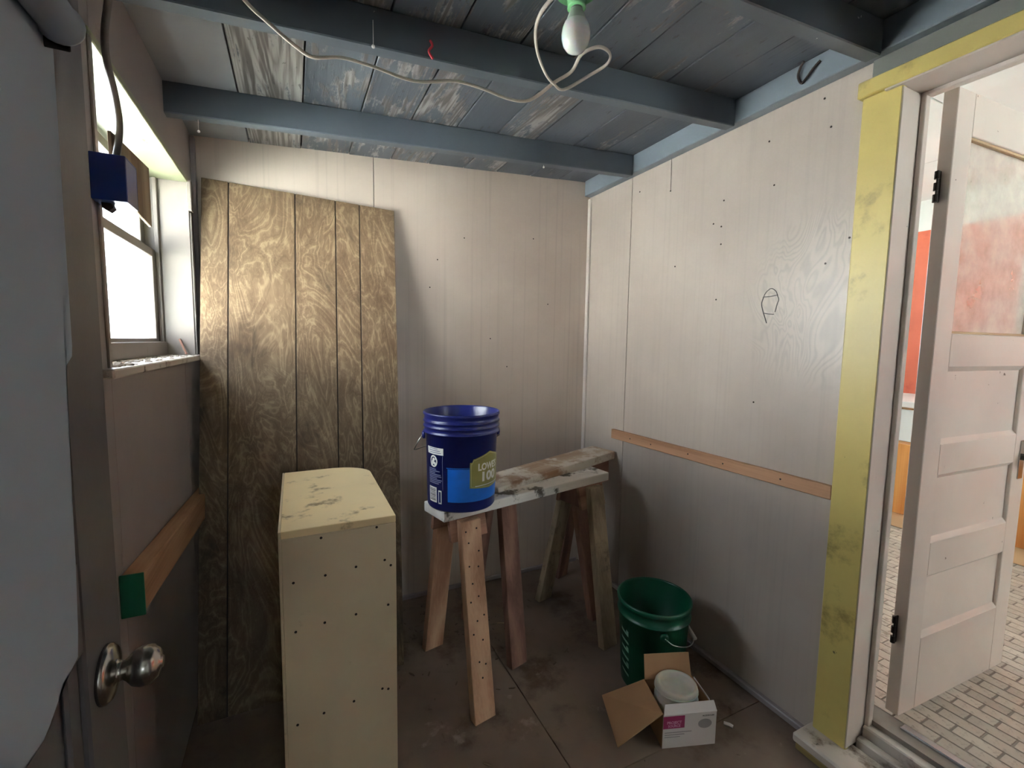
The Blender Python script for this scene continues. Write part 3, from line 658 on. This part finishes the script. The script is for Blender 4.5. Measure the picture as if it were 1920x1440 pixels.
sawhorse('dusty brown sawhorse standing behind, close to the corner of the room', (1.08, 1.866, 0), 16,   .755, (-.362, .468, -.085, .088, .042),
    [((-.29, -.344), -.050, -.200, .085, PINED), ((.165, .165), -.050, -.21, .085, PINED), ((.329, .329), .060, .17, .075, PINED), ((-.30, -.30), .060, .19, .085, PINED)],
    [(.30, .43, -.055, -.06, .60, APRON)], [], PLANKB, PINED, .03)

leg_nails(shA, (-.305, -.052, .663), (-.345, -.225, 0), .085, [(-.3, .06), (.25, .05), (-.2, .12), (.28, .17), (-.25, .24), (.2, .25), (-.15, .33), (-.3, .42), (.1, .40), (-.05, .52), (.3, .5), (-.28, .58), (.15, .62), (-.1, .72), (.2, .74), (.0, .8)])
# ------------------------------------------------------------------ blue bucket on the sawhorse
BC = Vector((.581, 1.650, .7055)); RB, RT, BH = .131, .1465, .362
bk = empty('bucket', BC); tag(bk, 'dark blue plastic bucket with a gold emblem, standing on the sawhorse', 'bucket')
def bprof(rb, rt, h, t=.003):
    R_ = lambda z: rb + (rt - .008 - rb) * z / h
    zr = h - .078
    out = [(0, .004), (rb - .012, .004), (rb - .010, 0), (rb - .004, 0), (rb, .006), (R_(zr), zr), (R_(zr) + .009, zr + .001), (R_(zr) + .010, zr + .004), (R_(zr) + .005, zr + .007)]
    for k in range(2):
        z = zr + .024 + k * .019; out += [(R_(z) + .005, z - .002), (R_(z) + .0095, z), (R_(z) + .0095, z + .003), (R_(z) + .005, z + .005)]
    z = h - .004; out += [(rt - .003, h - .012), (rt + .001, h - .009), (rt + .001, h - .002), (rt - .001, h), (rt - .004, h), (rt - .006, h - .004)]
    out += [(R_(h * .5) - t, h * .5), (rb - t - .002, .012), (rb - .014, .008), (0, .008)]
    return out
bm = bmesh.new(); lathe(bm, bprof(RB, RT, BH), 64); fin('body', bm, BLUE, bk, True)
caz = math.atan2(-BC.y, -BC.x)       # azimuth from the bucket to the doorway
def onb(phi, z, d=.0006): # phi to the right as seen from the doorway
    a = caz + phi; r = RB + (RT - .008 - RB) * z / BH + d; return (r * math.cos(a), r * math.sin(a), z)
def decal(name, p0, p1, z0, z1, mat, d=.0006, parent=bk, nu=24, topfn=None, botfn=None):
    bm = bmesh.new(); p0, p1 = math.radians(p0), math.radians(p1)
    def f(u, v):
        zt = topfn(u) if topfn else z1; zb = botfn(u) if botfn else z0
        return onb(p0 + (p1 - p0) * u, zb + (zt - zb) * v, d)
    grid(bm, nu, 3, f); return fin(name, bm, mat, parent, True)
def btext(name, txt, size, phi, z, mat, sq=1.0, bold=0, d=.0018, parent=bk, rot=False):
    bm = text_mesh(txt, size, sq, bold)
    if rot: bmesh.ops.rotate(bm, matrix=Matrix.Rotation(math.pi / 2, 3, 'Z'), verts=bm.verts)
    rr = RB + .006
    wrap(bm, lambda x, y: onb(math.radians(phi) + x / rr, z + y, d)); return fin(name, bm, mat, parent)
band = decal('blue_band', -22, 130, .040, .164, BLUEB); decal('band_line', -24, 16, .1665, .1685, BLUEB, .0006)
def shtop(u):
    c = abs(u - .5) * 2
    return .222 - .022 * min(1, c * 1.25) - (.012 if c > .86 else 0)
shbot = lambda u: .082 + .010 * abs(u - .5) * 2
em = decal('emblem', 13, 88, .09, .21, GOLD, .0010, bk, 40, shtop, shbot)
def outl(u0, u1):  # thin pale outline inside the emblem
    bm = bmesh.new(); pts = []
    for k in range(41): pts.append((.03 + .94 * k / 40, shtop(.03 + .94 * k / 40) - .005))
    for k in range(41): pts.append((.97 - .94 * k / 40, shbot(.97 - .94 * k / 40) + .005))
    pts.append(pts[0])
    P = [onb(math.radians(13 + 75 * u), z, .0012) for u, z in pts]; tube(bm, P, .0007, 5); return fin('emblem_outline', bm, plain('pale_gold_print', S(206, 200, 150), .4), em)
outl(0, 1)
btext('lettering', "LOWE'S", .036, 49, .166, WPRINT, .86, .0014); btext('lettering', '100', .048, 49, .128, WPRINT, 1.22, .0020)
decal('emblem_line', 22, 78, .096, .0985, WPRINT, .0014)
lb = decal('label_block', -66, -29, .212, .238, WPRINT, .0006)
for k, (a, b) in enumerate(((-58, -40), (-60, -35), (-58, -33))): decal('label_line', a, b, .2325 - k * .0075, .2350 - k * .0075, GREYPR, .0010)
# warning pictogram: a ring with a bucket-and-figure blot
bm = bmesh.new(); c0 = (-49, .186)
for k in range(28):
    a0, a1 = 2 * math.pi * k / 28, 2 * math.pi * (k + 1) / 28; q = []
    for r_, a_ in ((.0225, a0), (.0225, a1), (.0165, a1), (.0165, a0)): q.append(bm.verts.new(onb(math.radians(c0[0]) + r_ * math.cos(a_) * .9 / .137, c0[1] + r_ * math.sin(a_), .001)))
    bm.faces.new(q)
for px, pz, r_ in ((0, .006, .007), (-.004, -.004, .008), (.007, -.008, .006), (-.010, -.014, .006), (.012, .010, .005)):
    v = [bm.verts.new(onb(math.radians(c0[0]) + (px + r_ * math.cos(k * math.pi / 5)) / .137, c0[1] + pz + r_ * math.sin(k * math.pi / 5), .0012)) for k in range(10)]; bm.faces.new(v)
fin('pictogram', bm, WPRINT, bk)
for k in range(9): decal('small_print', -62, (-44, -36, -46, -34, -33, -42, -32, -34, -38)[k], .1545 - k * .0066, .1582 - k * .0066, GREYPR, .0008)
bc = decal('barcode_label', -62, -43, .030, .088, WPRINT, .0008)
for k in range(8): decal('bar', -60, -45, .037 + k * .0060, .0395 + k * .0060 + (.001 if k % 3 == 0 else 0), DARKPR, .0011)
decal('label_line', -39.5, -33, .028, .079, WPRINT, .0008); decal('label_line', -38, -34.5, .033, .074, NAVYP, .0011); decal('label_edge', -31, -30.3, .08, .21, GREYPR, .0006)
# ears and bail
def ears(parent, phi, R_, z, mat):
    for s in (phi, phi + math.pi):
        bm = bmesh.new(); lathe(bm, [(0, 0), (.016, 0), (.015, .008), (.009, .011), (0, .011)], 20)
        bmesh.ops.rotate(bm, matrix=Matrix.Rotation(math.pi / 2, 3, 'Y'), verts=bm.verts); bmesh.ops.translate(bm, vec=(R_ - .002, 0, z), verts=bm.verts)
        bmesh.ops.rotate(bm, matrix=Matrix.Rotation(s, 3, 'Z'), verts=bm.verts); fin('ear', bm, mat, parent, True)
pe = caz - math.radians(78); ears(bk, pe, .144, BH - .088, BLUE)
bm = bmesh.new(); ex = Vector((math.cos(pe), math.sin(pe), 0)); ey = Vector((-math.sin(pe), math.cos(pe), 0)); pts = []
hr = .158
ze = BH - .088
pts = [ex * .150 + Vector((0, 0, ze)), ex * .166 + ey * .004 + Vector((0, 0, ze - .022)), ex * .178 - ey * .006 + Vector((0, 0, ze - .05)), ex * .170 - ey * .04 + Vector((0, 0, ze - .066))]
for k in range(8, 24):
    a = math.pi * k / 24
    pts.append(ex * (hr + .004) * math.cos(a) - ey * (hr + .01) * math.sin(a) + Vector((0, 0, ze - .07 * math.sin(a) ** .6)))
pts.append(ex * -.150 + Vector((0, 0, ze)))
tube(bm, spline(pts, 2), .0022, 6); fin('bail_handle', bm, STEEL, bk, True)

# ------------------------------------------------------------------ green bucket on the floor
GC = Vector((1.256, 1.285, 0)); GB, GT, GH = .117, .1405, .348
gk = empty('bucket', GC); tag(gk, 'dark green plastic bucket on the floor behind the open carton', 'bucket')
bm = bmesh.new(); R_ = lambda z: GB + (GT - .004 - GB) * z / GH
lathe(bm, [(0, .004), (GB - .012, .004), (GB - .01, 0), (GB - .004, 0), (GB, .006), (R_(GH - .062), GH - .062), (R_(GH - .062) + .006, GH - .061), (R_(GH - .06) + .006, GH - .056), (R_(GH - .05), GH - .054),
           (R_(GH - .02), GH - .020), (GT, GH - .018), (GT + .002, GH - .004), (GT - .001, GH), (GT - .005, GH), (GT - .007, GH - .006), (GB - .004, .012), (0, .008)], 56); fin('body', bm, GREEN, gk, True)
gaz = math.atan2(-GC.y, -GC.x)
pg = gaz + math.radians(18)
ears(gk, pg, .135, GH - .085, GREEN)
bm = bmesh.new(); ex = Vector((math.cos(pg), math.sin(pg), 0)); ey = Vector((-math.sin(pg), math.cos(pg), 0)); zg = GH - .085
pts = [ex * .143 + Vector((0, 0, zg))]
for k in range(1, 20):
    a = math.pi * k / 20; pts.append(ex * .152 * math.cos(a) + ey * .150 * math.sin(a) + Vector((0, 0, zg - .062 * math.sin(a) ** .7)))
pts.append(ex * -.143 + Vector((0, 0, zg))); tube(bm, spline(pts, 2), .0021, 6); bh = fin('bail_handle', bm, STEEL, gk, True)
bm = bmesh.new(); mid = ey * .150 + Vector((0, 0, zg - .062)); tube(bm, [mid - ex * .045, mid + ex * .045], .008, 10); fin('grip', bm, WPRINT, bh, True)
bm = bmesh.new()
rg = random.Random(3)
for k in range(6):   # worn sideways lettering, no longer legible
    z0 = .225 - k * .033
    def gq(u, v): 
        a = gaz - math.radians(62 - 20 * u); z = z0 + .022 * v - .012 * u; r = R_(z) + .0007; return (r * math.cos(a), r * math.sin(a), z)
    grid(bm, 5, 1, lambda u, v: gq(u, v * .45)); 
    if k % 2 == 0: grid(bm, 2, 1, lambda u, v: gq(.7 + u * .3, .45 + v * .5))
fin('worn_lettering', bm, GREENPR, gk)

# ------------------------------------------------------------------ open carton with a glass globe
CA = Vector((1.064, 1.022, 0)); CBv = Vector((1.240, .962, 0)); cdir = (CBv - CA).normalized(); cback = Vector((-cdir.y, cdir.x, 0)); CW = (CBv - CA).length; CD = .164; CH = .118
ct = empty('carton', (CA + CBv) / 2 + cback * CD / 2, math.atan2(cdir.y, cdir.x)); tag(ct, 'open white carton with a magenta label and brown inside flaps', 'box')
hw, hd, tk = CW / 2, CD / 2, .003
def cbx(name, x, y, z, mat, par=None):
    bm = bmesh.new(); addbox(bm, x, y, z); return fin(name, bm, mat, par or ct, False, .0006, 1)
fr = cbx('front_wall', (-hw, hw), (-hd, -hd + tk), (0, CH), CARTW); cbx('back_wall', (-hw, hw), (hd - tk, hd), (0, CH), KRAFT)
cbx('side_wall', (-hw, -hw + tk), (-hd + tk, hd - tk), (0, CH), KRAFT); cbx('side_wall', (hw - tk, hw), (-hd + tk, hd - tk), (0, CH), KRAFT); cbx('bottom', (-hw + tk, hw - tk), (-hd + tk, hd - tk), (0, .003), KRAFT)
def flap(name, pts, t, mat):
    bm = bmesh.new(); P = [Vector(p) for p in pts]; n = (P[1] - P[0]).cross(P[3] - P[0]).normalized() * t
    hexa(bm, P + [q + n for q in P]); return fin(name, bm, mat, ct, False, .0005, 1)
flap('front_flap', [(-hw, -hd, CH), (hw, -hd, CH), (hw - .004, -hd + .016, CH + .027), (-hw + .010, -hd + .016, CH + .025)], .003, CARTW)
flap('back_flap', [(-hw + .004, hd, CH), (hw - .004, hd, CH), (hw - .012, hd + .012, CH + .085), (-hw + .004, hd + .016, CH + .085)], .003, KRAFT)
flap('side_flap', [(-hw, -hd + .004, CH), (-hw, hd - .004, CH), (-hw - .152, hd + .005, .062), (-hw - .157, -hd - .012, .030)], .003, KRAFT)
flap('side_flap', [(hw + .001, hd - .01, CH + .002), (hw + .001, -hd + .05, CH + .002), (hw + .016, -hd + .045, CH - .07), (hw + .016, hd - .005, CH - .07)], .003, CARTW)
def fp_(name, x0, x1, z0, z1, mat, d=.0008):
    bm = bmesh.new(); addbox(bm, (x0, x1), (-hd - d, -hd - .0001), (z0, z1)); return fin(name, bm, mat, fr)
fp_('magenta_label', -hw, -hw + .074, .070, .113, MAG)
def ftext(txt, size, x, z, mat, sq=1, bold=0):
    bm = text_mesh(txt, size, sq, bold)
    for v in bm.verts: v.co = Vector((x + v.co.x, -hd - .0012, z + v.co.y))
    return fin('lettering', bm, mat, fr)
ftext('PROJECT', .0135, -hw + .038, .0905, PINKPR, .95, .0004); ftext('SOURCE', .0120, -hw + .038, .0785, PINKPR, .95, .0003)
ftext('MUSHROOM', .0075, hw - .030, .1065, DARKPR, .95, .0002)
bm = bmesh.new(); lathe(bm, [(0, -.001), (.024, -.001), (.024, .001), (0, .001)], 28); bmesh.ops.rotate(bm, matrix=Matrix.Rotation(math.pi / 2, 3, 'X'), verts=bm.verts); bmesh.ops.scale(bm, vec=(1, .3, .68), verts=bm.verts)
bmesh.ops.translate(bm, vec=(hw - .04, -hd - .0003, .078), verts=bm.verts); fin('printed_lamp', bm, GREYP2, fr)
for k in range(3): fp_('small_print', -hw + .006, -hw + (.10, .075, .06)[k], .054 - k * .008, .0565 - k * .008, GREYP2, .0006)
# glass globe in the carton
gl = empty('glass_globe', (ct.location.x + cback.x * .009, ct.location.y + cback.y * .009, .0035)); tag(gl, 'frosted glass mushroom lamp globe lying in the open carton', 'lamp globe')
bm = bmesh.new(); lathe(bm, [(0, .0), (.035, .002), (.060, .018), (.0725, .045), (.0750, .075), (.0735, .098), (.0705, .108), (.0715, .118), (.0705, .138), (.066, .144), (.060, .143), (.056, .136), (.053, .126), (.045, .121), (.02, .119), (0, .119)], 48)
bmesh.ops.rotate(bm, matrix=Matrix.Rotation(math.radians(-3), 3, 'X'), verts=bm.verts); bmesh.ops.translate(bm, vec=(0, 0, .004), verts=bm.verts); fin('glass', bm, FROST, gl, True)
bm = bmesh.new(); lathe(bm, [(.0712, .121), (.0735, .123), (.0735, .127), (.0712, .129)], 48, close=True); bmesh.ops.rotate(bm, matrix=Matrix.Rotation(math.radians(-3), 3, 'X'), verts=bm.verts); bmesh.ops.translate(bm, vec=(0, 0, .004), verts=bm.verts); fin('rim_thread', bm, FROST, gl, True)

# ------------------------------------------------------------------ lamp holder, bulb and cable
LX, LY = .640, .998; zc_ = ceilz(LX)
lh = empty('ceiling_lamp', (LX, LY, zc_)); tag(lh, 'unlit white light bulb in a mint green ceiling lamp holder', 'ceiling lamp')
bm = bmesh.new(); lathe(bm, [(0, 0), (.056, 0), (.058, -.006), (.054, -.014), (.030, -.020), (.024, -.026), (.022, -.050), (.0225, -.054), (.018, -.055), (0, -.055)], 36); fin('lamp_holder', bm, LAMPG, lh, True)
bm = bmesh.new(); lathe(bm, [(0, -.05), (.0145, -.05), (.0148, -.062), (0, -.062)], 20); fin('bulb_cap', bm, STEEL, lh, True)
bm = bmesh.new(); lathe(bm, [(.0145, -.058), (.0195, -.070), (.0245, -.084), (.0275, -.088), (.0285, -.089)], 32); fin('bulb_collar', bm, plain('bulb_collar', S(190, 200, 190), .35), lh, True)
bm = bmesh.new(); lathe(bm, [(.0285, -.089), (.0330, -.100), (.0350, -.112), (.0345, -.124), (.0305, -.138), (.0225, -.149), (.012, -.155), (0, -.157)], 36); fin('bulb_globe', bm, BULB, lh, True)
CP = [(-.12, 1.242, 2.14), (-.079, 1.238, 2.082), (-.036, 1.236, 2.049), (.029, 1.236, 2.008), (.062, 1.23, 1.995), (.121, 1.22, 2.005), (.194, 1.215, 2.001), (.272, 1.21, 1.99), (.326, 1.21, 1.996), (.397, 1.205, 2.014), (.47, 1.2, 2.012), (.549, 1.2, 2.004), (.607, 1.2, 2.01), (.655, 1.21, 2.043),
      (.70, 1.20, 2.083), (.752, 1.19, 2.122), (.765, 1.16, 2.156), (.802, 1.13, 2.17), (.841, 1.13, 2.164), (.855, 1.16, 2.154), (.821, 1.2, 2.133), (.728, 1.19, 2.066), (.687, 1.18, 2.066), (.654, 1.17, 2.080), (.617, 1.15, 2.113), (.588, 1.11, 2.136), (.578, 1.07, 2.15), (.585, 1.03, 2.162), (.605, 1.01, 2.178)]
bm = bmesh.new(); tube(bm, spline(CP, 6), .0058, 8, .0036); tag(fin('lamp_cable', bm, CABLE, None, True), 'cream flat cable looping below the rafter to the lamp holder', 'cable')

# ------------------------------------------------------------------ blue electrical box at the window and its cable
bm = bmesh.new()
bxx = (XL + .004, -.289)
bxe = empty('electrical_box', (-.315, 1.20, 1.596)); tag(bxe, 'blue plastic electrical box on a board beside the window', 'electrical box')
t_ = .003
box('box_side', bxx, (1.165, 1.165 + t_), (1.596, 1.684), BOXBLUE, bxe, .001); box('box_side', bxx, (1.235, 1.235 + t_), (1.596, 1.684), BOXBLUE, bxe, .001)
box('box_end', bxx, (1.165 + t_, 1.235), (1.681, 1.684), BOXBLUE, bxe, .0005); box('box_end', bxx, (1.165 + t_, 1.235), (1.596, 1.599), BOXBLUE, bxe, .0005); box('box_back', (-.292, -.289), (1.168, 1.235), (1.599, 1.681), BOXBLUE, bxe, .0005)
bm = bmesh.new(); prism(bm, [(-.337, 1.5965), (-.322, 1.5965), (-.318, 1.588), (-.326, 1.580), (-.336, 1.586)], 1, 1.19, 1.21); bmesh.ops.translate(bm, vec=-bxe.location, verts=bm.verts); fin('clamp', bm, IRON, bxe)
bm = bmesh.new(); hexa(bm, c8(-.334, -.327, 1.2385, 1.512, 1.640, 1.752, 1.618, 1.768))
tag(fin('mounting_board', bm, PINEG, None, False, .001, 1), 'thin grey board behind the blue electrical box, sticking out over the window', 'board')
bm = bmesh.new(); tube(bm, spline([(-.312, 1.235, 2.09), (-.319, 1.248, 2.028), (-.319, 1.208, 1.931), (-.319, 1.207, 1.878), (-.319, 1.243, 1.83), (-.319, 1.262, 1.786), (-.317, 1.245, 1.741), (-.316, 1.215, 1.692), (-.316, 1.205, 1.6845)], 8), .0065, 8)
tag(fin('cable', bm, CABLEG, None, True), 'grey cable running from the ceiling down into the blue electrical box', 'cable')

# ------------------------------------------------------------------ litter on the floor
bm = bmesh.new(); rl = random.Random(11)
for k in range(170):
    q = rl.random()
    if q < .4: x, y = rl.gauss(.80, .10), rl.gauss(1.95, .14)
    elif q < .6: x, y = rl.gauss(.47, .08), rl.gauss(1.93, .12)
    else: x, y = rl.uniform(.3, 1.45), rl.uniform(.9, 2.15)
    if not (.30 < x < 1.5 and .8 < y < 2.2): continue
    if math.hypot(x - GC.x, y - GC.y) < .16 or math.hypot(x - ct.location.x, y - ct.location.y) < .16: continue
    r = rl.uniform(.002, .008); m_ = Matrix.Translation((x, y, r * .2)) @ Matrix.Rotation(rl.random() * 6, 4, 'Z') @ Matrix.Diagonal((r * rl.uniform(1, 3), r * .6, r * .35, 1))
    bmesh.ops.create_icosphere(bm, subdivisions=1, radius=1, matrix=m_)
tag(fin('floor_litter', bm, paint('litter', S(120, 104, 90), .9, .2, .2)), 'small chips and dirt scattered over the floor', 'litter', kind='stuff')
for (x, y, a, L, lab) in ((.78, 1.98, .5, .07, 'pale wood shaving on the floor behind the front sawhorse leg'), (.80, 1.86, -.3, .09, 'long pale straw on the floor under the sawhorses')):
    bm = bmesh.new(); tube(bm, spline([(x, y, .004), (x + L * .5 * math.cos(a), y + L * .5 * math.sin(a), .010), (x + L * math.cos(a), y + L * math.sin(a), .004)], 5), .0025, 5); tag(fin('wood_shaving', bm, PINEG), lab, 'shaving')
bm = bmesh.new(); tube(bm, [(1.335, 1.005, .004), (1.345, .99, .006), (1.35, .98, .004)], .006, 6); tag(fin('paper_scrap', bm, CARTW), 'tiny white paper scrap on the floor right of the carton', 'scrap')

# unseen white wall, added outside to bounce sunlight in through the window
struct(box('wall_bounce', (-4.3, -4.15), (-3, 8), (-.22, 2.5), BOUNCEW, None, .01), 'unseen white wall added across the yard to bounce sunlight', 'wall')
